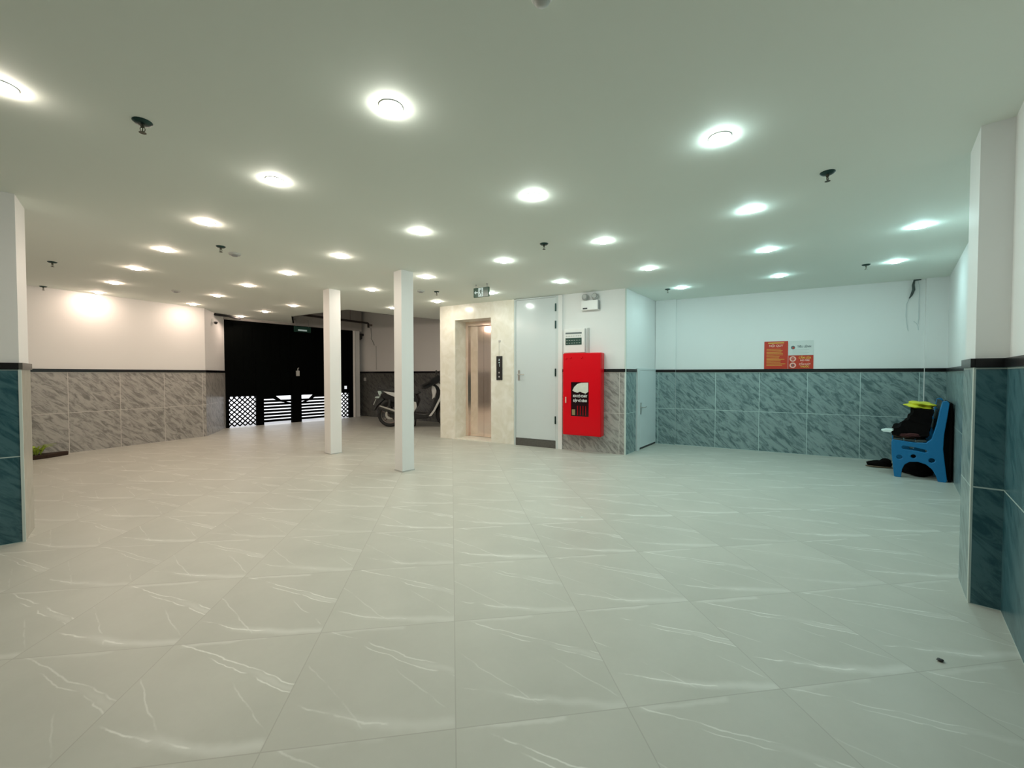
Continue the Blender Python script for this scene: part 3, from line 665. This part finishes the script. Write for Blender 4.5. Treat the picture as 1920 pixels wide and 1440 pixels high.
lattice(0.145, 0.68, 0.02, 0.675); lattice(2.70, 2.95, 0.02, 0.675)
def louvres(x0, x1):
    bm = B()
    for k in range(7):
        z = 0.055 + k * 0.077; prism(bm, [(0.030, z), (0.060, z + 0.010), (0.060, z + 0.052), (0.030, z + 0.042)], x0, x1, 'x')
    obj('louvre_panel', bm, LV, t)
louvres(0.84, 1.455); louvres(1.69, 2.34)
bm = B(); prism(bm, [(1.10, 0.665), (1.24, 0.545), (1.455, 0.485), (1.455, 0.455), (1.22, 0.515), (1.05, 0.595), (0.84, 0.595), (0.84, 0.665)], Y0, Y1); obj('curved_rail', bm, LV, t)
bm = B(); prism(bm, [(1.98, 0.665), (1.86, 0.545), (1.69, 0.485), (1.69, 0.455), (1.88, 0.515), (2.02, 0.595), (2.34, 0.595), (2.34, 0.665)], Y0, Y1); obj('curved_rail', bm, LV, t)
bxo('bottom_rail', (2.34, 2.70, Y0, Y1, 0.0, 0.05), LV, t)
lk = bxo('gate_lock', (1.56, 1.635, Y0 - 0.05, Y0 - 0.015, 1.13, 1.26), M['lightgrey'], t, bevel=0.005)
bm = B(); tube(bm, [(1.60, Y0 - 0.03, 1.25), (1.60, Y0 - 0.03, 1.31), (1.625, Y0 - 0.03, 1.33)], 0.010, 8); obj('shackle', bm, M['lightgrey'], lk)

# exit sign seen above the gate
t = thing('gate_exit_sign', 'small dim exit sign fixed at the top of the black gate', 'exit sign', g.at(1.67, 0.10), g.rz)
bxo('sign_box', (-0.20, 0.20, -0.03, 0.0, 2.20, 2.335), M['display'], t, bevel=0.004)
bxo('lit_face', (-0.11, 0.10, -0.033, -0.029, 2.225, 2.262), M['sign_white'], t)
bm = B()
for x in (-0.15, 0.15): tube(bm, [(x, -0.015, 2.33), (x, -0.015, 2.50), (x, 0.07, 2.50)], 0.006, 6)
obj('hanger', bm, M['grey'], t)

# security cameras by the gate
rt = WL['ret']
t = thing('security_camera', 'small dark security camera on the pale strip of wall left of the gate', 'security camera', rt.at(0.50, 0, 2.22), rt.rz, 'cameras beside the gate')
bxo('wall_mount', (-0.04, 0.04, -0.03, 0.0, -0.02, 0.06), M['white_plastic'], t)
bm = B(); lathe(bm, [(0, 0), (0.03, 0), (0.032, -0.02), (0.02, -0.045), (0, -0.05)], 20, (0, -0.05, 0.0)); obj('dome', bm, M['black'], t, smooth=True)
rr_ = WL['rear']
t = thing('security_camera', 'large dark camera on a bracket on the wall right of the gate', 'security camera', rr_.at(0.20, 0, 2.22), rr_.rz, 'cameras beside the gate')
bm = B(); box(bm, -0.14, 0.02, -0.10, -0.0, 0.03, 0.09); obj('bracket', bm, M['black'], t, bevel=0.005)
bm = B(); lathe(bm, [(0, 0.07), (0.06, 0.07), (0.075, 0.0), (0.06, -0.06), (0.0, -0.09)], 24, (-0.02, -0.12, -0.01), Matrix.Rotation(0.5, 4, 'X')); hb = obj('camera_body', bm, M['black'], t, smooth=True)
bm = B(); lathe(bm, [(0, 0), (0.035, 0), (0.032, 0.01), (0, 0.012)], 20, (-0.02, -0.19, -0.01), Matrix.Rotation(math.pi / 2, 4, 'X')); obj('lens', bm, M['grey'], hb)
t = thing('wall_socket', 'small pale square socket on the dark tiles right of the gate', 'socket', rr_.at(0.272, 0.0, 1.035), rr_.rz)
bxo('face_plate', (-0.05, 0.05, -0.018, -0.008, -0.045, 0.045), M['lightgrey'], t, bevel=0.003)
t = thing('loose_cable', 'thin dark cable hanging beside the camera right of the gate', 'cable', rr_.at(0.55, 0, 0), rr_.rz)
bm = B(); tube(bm, [(0, -0.02, 2.45), (0.01, -0.01, 2.25), (0.0, -0.01, 2.15), (0.06, -0.02, 2.10), (0.13, -0.012, 1.97)], 0.008, 6); obj('cable', bm, M['grey'], t)
bm = B(); tube(bm, [(0.20, -0.012, 1.95), (0.21, -0.012, 1.30)], 0.007, 6); obj('cable', bm, M['lightgrey'], t)

# overhead pipe in the raised part
t = thing('overhead_pipe', 'long dark pipe hanging across the opening above the black gate', 'pipe', g.at(0, 0.25), g.rz)
bm = B(); tube(bm, [(0.95, 0, 2.61), (1.59, 0, 2.606), (2.1, 0, 2.596), (3.36, 0, 2.572), (3.375, 0, 2.56), (3.38, 0, 2.45)], 0.028, 10); obj('pipe_run', bm, M['pipe_dark'], t, smooth=True)
bm = B(); tube(bm, [(3.37, 0, 2.535), (3.62, 0, 2.515)], 0.026, 10); obj('pipe_stub', bm, M['pipe_pink'], t, smooth=True)
for x in (1.4, 2.85):
    bm = B(); tube(bm, [(x, 0, 2.60), (x, 0, 3.0)], 0.008, 6); obj('pipe_hanger', bm, M['pipe_pink'], t)
t = thing('black_conduit', 'short black conduit under the ceiling above the strip of wall left of the gate', 'conduit', (0, 0, 0))
bm = B(); tube(bm, [(-6.03, 8.29, CEIL - 0.03), (-5.90, 8.60, CEIL - 0.03), (-5.87, 8.95, CEIL - 0.035)], 0.025, 8); obj('conduit_run', bm, M['black'], t, smooth=True)
bm = B(); tube(bm, [(-5.99, 8.38, CEIL - 0.03), (-5.99, 8.38, CEIL)], 0.01, 6); obj('clip', bm, M['black'], t)

# ------------------------------------------------------------------ scooter (x forward, seen from its right side)
t = thing('motor_scooter', 'black and white motor scooter parked behind the nearer white column', 'motor scooter', (-2.72, 9.22, 0), math.radians(2))
def wheel(name, x, r, wd):
    bm = B(); prof = [(r - 0.075, -wd * 0.4), (r - 0.03, -wd / 2), (r - 0.005, -wd * 0.3), (r, 0), (r - 0.005, wd * 0.3), (r - 0.03, wd / 2), (r - 0.075, wd * 0.4), (r - 0.085, 0), (r - 0.075, -wd * 0.4)]
    lathe(bm, prof, 40, (x, 0, r), Matrix.Rotation(math.pi / 2, 4, 'X')); o = obj(name, bm, M['rubber'], t, smooth=True)
    bm = B(); rr2 = r - 0.072
    lathe(bm, [(rr2, -0.03), (rr2 - 0.02, -0.022), (rr2 - 0.02, 0.022), (rr2, 0.03)], 40, (x, 0, r), Matrix.Rotation(math.pi / 2, 4, 'X'))
    lathe(bm, [(0, -0.045), (0.04, -0.045), (0.05, 0), (0.04, 0.045), (0, 0.045)], 20, (x, 0, r), Matrix.Rotation(math.pi / 2, 4, 'X'))
    for k in range(5):
        a = k * 2 * math.pi / 5 + 0.3; c_, s_ = math.cos(a), math.sin(a)
        tube(bm, [(x + 0.04 * c_, 0, r + 0.04 * s_), (x + (rr2 - 0.015) * c_, 0, r + (rr2 - 0.015) * s_)], [0.016, 0.011], 6)
    obj('rim', bm, M['rim'], o)
    bm = B(); lathe(bm, [(0.05, 0.05), (0.10, 0.05), (0.10, 0.054), (0.05, 0.054)], 28, (x, 0, r), Matrix.Rotation(math.pi / 2, 4, 'X')); obj('brake_disc', bm, M['steel'], o)
wheel('rear_wheel', 0, 0.275, 0.10); wheel('front_wheel', 1.28, 0.275, 0.09)
def shell(name, m, secs, parent=None, bevel=0.01):
    """side-profile polygon extruded with a width"""
    pts, hw = secs
    bm = B(); prism(bm, pts, -hw, hw)
    return obj(name, bm, m, parent or t, bevel=bevel)
tail = shell('rear_body', M['bike_black'], ([(-0.18, 0.74), (-0.20, 0.70), (-0.05, 0.60), (0.20, 0.52), (0.48, 0.40), (0.60, 0.42), (0.66, 0.60), (0.60, 0.74), (0.30, 0.77), (-0.10, 0.80)], 0.12), bevel=0.03)
bm = B()
for s in (-1, 1): prism(bm, [(-0.12, 0.80), (-0.02, 0.735), (0.16, 0.66), (0.40, 0.62), (0.56, 0.66), (0.52, 0.725), (0.20, 0.765)], s * 0.115, s * 0.145)
obj('side_panel', bm, M['bike_white'], t, bevel=0.012)
bm = B()
for s in (-1, 1): prism(bm, [(0.44, 0.30), (0.55, 0.33), (0.62, 0.45), (0.60, 0.56), (0.50, 0.58), (0.44, 0.45)], s * 0.10, s * 0.15)
obj('lower_side_panel', bm, M['bike_white'], t, bevel=0.012)
seat = shell('seat', M['bike_dark'], ([(-0.12, 0.80), (-0.14, 0.83), (0.10, 0.86), (0.30, 0.85), (0.40, 0.81), (0.62, 0.80), (0.68, 0.76), (0.62, 0.73), (0.20, 0.77)], 0.125), bevel=0.03)
bm = B()
tube(bm, [(-0.10, -0.10, 0.815), (-0.24, -0.09, 0.84), (-0.26, 0, 0.845), (-0.24, 0.09, 0.84), (-0.10, 0.10, 0.815)], 0.013, 8); obj('grab_rail', bm, M['bike_dark'], t, smooth=True)
bm = B(); prism(bm, [(-0.26, 0.80), (-0.18, 0.81), (-0.16, 0.74), (-0.20, 0.68), (-0.235, 0.72)], -0.08, 0.08); obj('tail_light', bm, M['lens_clear'], t, bevel=0.01)
bm = B()
for s in (-1, 1): blob(bm, (-0.25, s * 0.13, 0.665), (0.055, 0.025, 0.022), amp=0, sub=2)
obj('turn_signal', bm, M['lens_clear'], t, smooth=True)
bm = B(); prism(bm, [(-0.20, 0.70), (-0.34, 0.42), (-0.37, 0.36), (-0.34, 0.36), (-0.27, 0.48), (-0.12, 0.62)], -0.07, 0.07); rf = obj('rear_mudguard', bm, M['bike_dark'], t)
bm = B(); prism(bm, [(-0.285, 0.62), (-0.345, 0.49), (-0.35, 0.50), (-0.29, 0.635)], -0.09, 0.09); obj('number_plate', bm, M['lightgrey'], rf)
bm = B(); tube(bm, [(-0.24, 0, 0.30), (-0.20, 0, 0.46), (-0.10, 0, 0.565), (0.05, 0, 0.585), (0.2, 0, 0.55)], [0.05, 0.06, 0.065, 0.06, 0.05], 10); obj('wheel_hugger', bm, M['bike_dark'], t, smooth=True)
bm = B()
tube(bm, [(-0.22, -0.15, 0.455), (-0.20, -0.15, 0.45), (0.10, -0.15, 0.36), (0.22, -0.14, 0.32)], [0.030, 0.046, 0.052, 0.035], 14)
ex = obj('muffler', bm, M['bike_dark'], t, smooth=True)
bm = B(); prism(bm, [(-0.19, 0.475), (-0.17, 0.495), (0.12, 0.405), (0.22, 0.355), (0.22, 0.33), (0.10, 0.37)], -0.208, -0.196); obj('heat_shield', bm, M['steel'], ex, bevel=0.003)
bm = B(); tube(bm, [(0.22, -0.14, 0.32), (0.36, -0.11, 0.22), (0.55, -0.06, 0.20)], 0.018, 8); obj('exhaust_pipe', bm, M['steel'], t, smooth=True)
bm = B(); prism(bm, [(0.0, 0.22), (0.0, 0.34), (0.25, 0.42), (0.50, 0.40), (0.58, 0.28), (0.50, 0.17), (0.25, 0.16)], -0.10, 0.11); obj('engine', bm, M['bike_dark'], t, bevel=0.02)
bm = B(); bm.free()
for s in (-1, 1):
    bm = B(); tube(bm, [(-0.01, s * 0.12, 0.30), (0.02, s * 0.12, 0.62)], [0.022, 0.028], 10); obj('rear_shock', bm, M['bike_dark'], t, smooth=True)
shell('footboard', M['bike_black'], ([(0.50, 0.26), (0.55, 0.33), (0.80, 0.30), (0.96, 0.36), (0.98, 0.30), (0.86, 0.20), (0.55, 0.18)], 0.17), bevel=0.02)
shell('leg_shield', M['bike_black'], ([(0.84, 0.24), (0.90, 0.20), (1.06, 0.42), (1.20, 0.72), (1.22, 0.88), (1.12, 0.99), (0.98, 1.00), (0.95, 0.94), (1.06, 0.80), (0.98, 0.55)], 0.17), bevel=0.03)
bm = B()
for s in (-1, 1):
    prism(bm, [(0.96, 1.015), (1.06, 1.01), (1.17, 0.94), (1.22, 0.84), (1.19, 0.70), (1.02, 0.36), (0.94, 0.25), (0.88, 0.25), (0.98, 0.38), (1.12, 0.66), (1.15, 0.80), (1.10, 0.90), (1.02, 0.96), (0.94, 0.985)], s * 0.165, s * 0.19)
obj('shield_trim', bm, M['bike_white'], t, bevel=0.008)
bm = B()
for s in (-1, 1): prism(bm, [(0.955, 0.93), (1.02, 0.90), (1.055, 0.82), (1.02, 0.68), (0.955, 0.62), (0.965, 0.72), (0.945, 0.82)], s * 0.16, s * 0.185)
obj('inner_panel', bm, M['bike_white'], t, bevel=0.008)
shell('front_cowl', M['bike_black'], ([(1.10, 0.99), (1.22, 0.88), (1.28, 0.84), (1.33, 0.92), (1.26, 1.03), (1.10, 1.10)], 0.11), bevel=0.03)
bm = B(); blob(bm, (1.30, 0, 0.93), (0.05, 0.09, 0.06), amp=0); obj('headlight', bm, M['lens_clear'], t, smooth=True)
bm = B(); tube(bm, [(0.84, -0.34, 0.955), (0.90, -0.30, 0.985), (1.03, -0.18, 1.06), (1.07, 0, 1.08), (1.03, 0.18, 1.06), (0.90, 0.30, 1.01), (0.84, 0.34, 0.985)], 0.014, 8)
hb = obj('handlebar', bm, M['bike_dark'], t, smooth=True)
bm = B()
for s in (-1, 1): tube(bm, [(0.78, s * 0.37, 0.93), (0.91, s * 0.29, 0.995)], 0.024, 10)
obj('grip', bm, M['rubber'], hb, smooth=True)
bm = B(); prism(bm, [(0.735, 0.86), (0.745, 0.90), (0.86, 0.985), (0.95, 1.075), (1.10, 1.17), (1.20, 1.12), (1.20, 1.02), (1.06, 0.965), (0.93, 0.90), (0.82, 0.85)], -0.26, -0.17); obj('handlebar_cover', bm, M['bike_black'], t, bevel=0.02)
bm = B(); prism(bm, [(0.88, 0.98), (0.86, 1.02), (0.98, 1.10), (1.10, 1.19), (1.16, 1.16), (1.18, 1.05), (1.10, 1.0), (1.0, 1.0)], -0.14, 0.14); obj('dashboard', bm, M['bike_dark'], t, bevel=0.025)
for s in (-1, 1):
    bm = B(); tube(bm, [(1.02, s * 0.20, 1.07), (1.06, s * 0.26, 1.18)], 0.007, 6); blob(bm, (1.07, s * 0.30, 1.22), (0.02, 0.07, 0.045), amp=0, sub=2); obj('mirror', bm, M['bike_dark'], t, smooth=True)
bm = B(); tube(bm, [(1.28, -0.07, 0.275), (1.17, -0.07, 0.62)], 0.022, 8); tube(bm, [(1.28, 0.07, 0.275), (1.17, 0.07, 0.62)], 0.022, 8); tube(bm, [(1.17, 0, 0.6), (1.08, 0, 1.05)], 0.025, 8); obj('front_fork', bm, M['steel'], t, smooth=True)
bm = B(); tube(bm, [(1.02, 0, 0.40), (1.10, 0, 0.52), (1.25, 0, 0.585), (1.40, 0, 0.54), (1.52, 0, 0.42)], [0.03, 0.05, 0.06, 0.055, 0.03], 10); obj('front_mudguard', bm, M['bike_black'], t, smooth=True)
bm = B(); tube(bm, [(0.55, -0.12, 0.22), (0.52, -0.16, 0.0)], 0.014, 6); tube(bm, [(0.55, 0.12, 0.22), (0.52, 0.16, 0.0)], 0.014, 6); tube(bm, [(0.52, -0.16, 0.012), (0.52, 0.16, 0.012)], 0.012, 6); obj('centre_stand', bm, M['bike_dark'], t)

# ------------------------------------------------------------------ blue bench against the right wall
# local frame: x from the front edge of the seat to the backrest, y away from the camera along the wall
bx = Vector((0.732, -0.681)); 
t = thing('bench', 'blue plastic bench against the right wall, piled with dark clothes', 'bench', (4.36, 4.735, 0), math.atan2(bx.y, bx.x))
def end_frame(y0, y1):
    D = 0.40
    out = [(0.0, 0.40), (0.012, 0.425), (0.20, 0.405), (0.285, 0.415), (0.325, 0.46), (0.36, 0.62), (0.385, 0.80), (0.40, 0.875), (0.435, 0.885), (0.455, 0.86),
           (0.44, 0.70), (0.42, 0.52), (0.415, 0.36), (0.43, 0.20), (0.45, 0.02), (0.44, 0.0), (0.38, 0.0)]
    inn = [(0.365, 0.06), (0.335, 0.125), (0.285, 0.175), (0.22, 0.195), (0.155, 0.185), (0.115, 0.15), (0.095, 0.09), (0.088, 0.0), (0.03, 0.0)]
    left = [(0.02, 0.10), (0.005, 0.25)]
    # build as quads strips around holes : make grid fill through triangulated polygon with holes
    bm = B()
    def loop(pts, close=True):
        vs = [bm.verts.new((a, 0, b)) for a, b in pts]
        return vs, [bm.edges.new((vs[i], vs[(i + 1) % len(vs)])) for i in range(len(vs))]
    edges = []
    edges += loop(out + inn + left)[1]
    edges += loop([(0.085, 0.345), (0.10, 0.362), (0.20, 0.352), (0.285, 0.335), (0.295, 0.318), (0.28, 0.305), (0.20, 0.318), (0.10, 0.325)])[1]
    for cx, cz, r in ((0.072, 0.23, 0.024), (0.185, 0.252, 0.022), (0.33, 0.225, 0.025)):
        edges += loop([(cx + r * math.cos(a * math.pi / 6), cz + r * math.sin(a * math.pi / 6)) for a in range(12)])[1]
    bmesh.ops.triangle_fill(bm, use_beauty=True, use_dissolve=False, edges=edges)
    res = bmesh.ops.extrude_face_region(bm, geom=list(bm.faces))
    for v in bm.verts: v.co.y = y0
    for e in res['geom']:
        if isinstance(e, bmesh.types.BMVert): e.co.y = y1
    return bm
obj('end_frame', end_frame(0.0, 0.05), M['blue_plastic'], t, bevel=0.006)
obj('end_frame', end_frame(0.80, 0.85), M['blue_plastic'], t, bevel=0.006)
for k in range(3): bxo('seat_slat', (0.015 + k * 0.095, 0.10 + k * 0.095, 0.02, 0.84, 0.415, 0.437), M['bench_dark'], t, bevel=0.006)
for k in range(3):
    z = 0.53 + k * 0.12; x = 0.352 + k * 0.018
    bm = B(); prism(bm, [(x, z), (x + 0.022, z - 0.003), (x + 0.036, z + 0.095), (x + 0.014, z + 0.098)], 0.02, 0.84); obj('back_slat', bm, M['bench_dark'], t)
BR = Matrix.Rotation(math.atan2(bx.y, bx.x), 4, 'Z'); BO = Vector((4.36, 4.735, 0))
def onb(x, y, z): return tuple(BO + BR @ Vector((x, y, z)))
def heap(name, label, cat, c, s, m, seed, amp=0.18, group=None):
    bm = B(); blob(bm, (0, 0, 0), s, seed, amp, 4, flat=-s[2] * 0.6); o = obj(name, bm, m, smooth=True)
    o.location = onb(c[0], c[1], c[2] + s[2] * 0.6); o.rotation_euler = (0, 0, math.atan2(bx.y, bx.x)); tag(o, label, cat, group); return o
heap('brown_cloth', 'folded brownish cloth lying flat on the blue bench seat under the dark clothes', 'cloth', (0.155, 0.32, 0.438), (0.15, 0.25, 0.018), M['cloth_brown'], 1, 0.06)
heap('dark_red_cloth', 'crumpled dark red cloth near the front of the bench pile', 'cloth', (0.15, 0.035, 0.468), (0.075, 0.03, 0.022), M['cloth_red'], 2)
bm = B(); P_ = [(0.005, 0.470), (0.0, 0.505), (0.06, 0.56), (0.13, 0.625), (0.165, 0.70), (0.185, 0.755), (0.26, 0.775), (0.350, 0.765), (0.338, 0.62), (0.31, 0.48), (0.2, 0.468)]
prism(bm, P_, 0.07, 0.62)
bmesh.ops.subdivide_edges(bm, edges=bm.edges, cuts=5, use_grid_fill=True); bmesh.ops.triangulate(bm, faces=bm.faces)
for v in bm.verts:
    q = v.co; e = 0.012 * math.sin(31 * q.y + 9 * q.z) + 0.008 * math.sin(57 * q.x + 23 * q.y) + 0.006 * math.sin(80 * q.z + 40 * q.y)
    if q.z > 0.49: v.co = q + Vector((-abs(e) * 0.7, e * 0.6, e))
o = obj('dark_clothes', bm, M['cloth_black'], smooth=True); o.location = BO; o.rotation_euler = (0, 0, math.atan2(bx.y, bx.x))
tag(o, 'big heap of black clothes slumped against the bench backrest', 'clothes')
o = heap('yellow_bag', 'yellow-green plastic bag lying on top of the dark pile on the bench', 'plastic bag', (0.235, 0.32, 0.78), (0.115, 0.17, 0.048), M['yellow'], 12, 0.25)
t2 = thing('paper_sheet', 'white folded paper sticking out over the front edge of the bench seat', 'paper', onb(-0.03, 0.06, 0.515), math.atan2(bx.y, bx.x))
bm = B(); prism(bm, [(-0.06, 0.0), (-0.04, -0.014), (0.02, -0.018), (0.035, 0.0), (0.05, 0.014), (-0.02, 0.012)], 0.0, 0.16); obj('folded_sheet', bm, M['paper'], t2)
t2 = thing('shoe', 'black shoe on the floor behind the front foot of the blue bench', 'shoe', onb(-0.13, 0.50, 0), math.atan2(bx.y, bx.x) + 0.2)
bm = B(); blob(bm, (0.02, 0, 0.045), (0.12, 0.045, 0.045), 3, 0.08, 3, flat=-0.03); blob(bm, (0.08, 0, 0.075), (0.06, 0.042, 0.045), 4, 0.05, 3); obj('upper', bm, M['cloth_black'], t2, smooth=True)
bm = B(); blob(bm, (0.015, 0, 0.012), (0.128, 0.05, 0.014), 3, 0.03, 3); obj('sole', bm, M['cloth_brown'], t2, smooth=True)
heap('under_bench_shadow_heap', 'black heap standing for things and shadow on the floor underneath the blue bench', 'shadow heap', (0.22, 0.42, 0.0), (0.15, 0.26, 0.13), M['cloth_black'], 21, 0.10)  # one black shape for things and painted shadow under the seat
# dark board leaning behind the bench, with a pale stick
t2 = thing('leaning_board', 'dark padded board standing between the bench backrest and the right wall', 'board', onb(0.458, 0.05, 0), math.atan2(bx.y, bx.x))
bxo('panel', (0.0, 0.026, 0.0, 0.70, 0.0, 0.86), M['cloth_black'], t2, bevel=0.012)

# ------------------------------------------------------------------ little plant at the foot of the left wall
lw = WL['left']
t = thing('planter', 'low dark planter with yellow-green leaves at the foot of the left wall', 'plant', lw.at(2.98, 0.16, 0), lw.rz)
bm = B(); prism(bm, [(-0.22, -0.10), (0.02, -0.10), (0.26, -0.01), (0.26, 0.05), (0.02, 0.10), (-0.22, 0.10)], 0.0, 0.055, 'z'); obj('tray', bm, M['soil'], t, bevel=0.01)
bm = B(); rl = random.Random(4)
for k in range(22):
    a = rl.uniform(0, 6.28); L = rl.uniform(0.10, 0.20); b0 = Vector((-0.06 + rl.uniform(-0.05, 0.05), rl.uniform(-0.04, 0.04), 0.05)); d = Vector((math.cos(a), math.sin(a), 0)); sdv = Vector((-d.y, d.x, 0)) * 0.018
    p1 = b0 + d * L * 0.35 + Vector((0, 0, L * 0.7)); p2 = b0 + d * L + Vector((0, 0, L * 0.75))
    vs = [bm.verts.new(v) for v in (b0, p1 + sdv, p2, p1 - sdv)]; bm.faces.new(vs)
lfo = obj('leaves', bm, M['leaf'], t); md = lfo.modifiers.new('thick', 'SOLIDIFY'); md.thickness = 0.002

# ------------------------------------------------------------------ litter on the floor
bm = B(); blob(bm, (0, 0, 0.006), (0.012, 0.009, 0.006), 5, 0.2, 2); o = obj('pebble', bm, M['black'], smooth=True); o.location = (1.747, 1.659, 0); tag(o, 'tiny black crumb on the floor tiles at the lower right', 'debris')
bm = B(); prism(bm, [(-0.012, 0), (0.004, 0.006), (0.014, -0.004), (0.0, -0.006)], 0.0, 0.003, 'z'); o = obj('paper_scrap', bm, M['paper']); o.location = (0.568, 3.358, 0); tag(o, 'tiny white paper scrap on the floor in front of the red cabinet', 'litter')
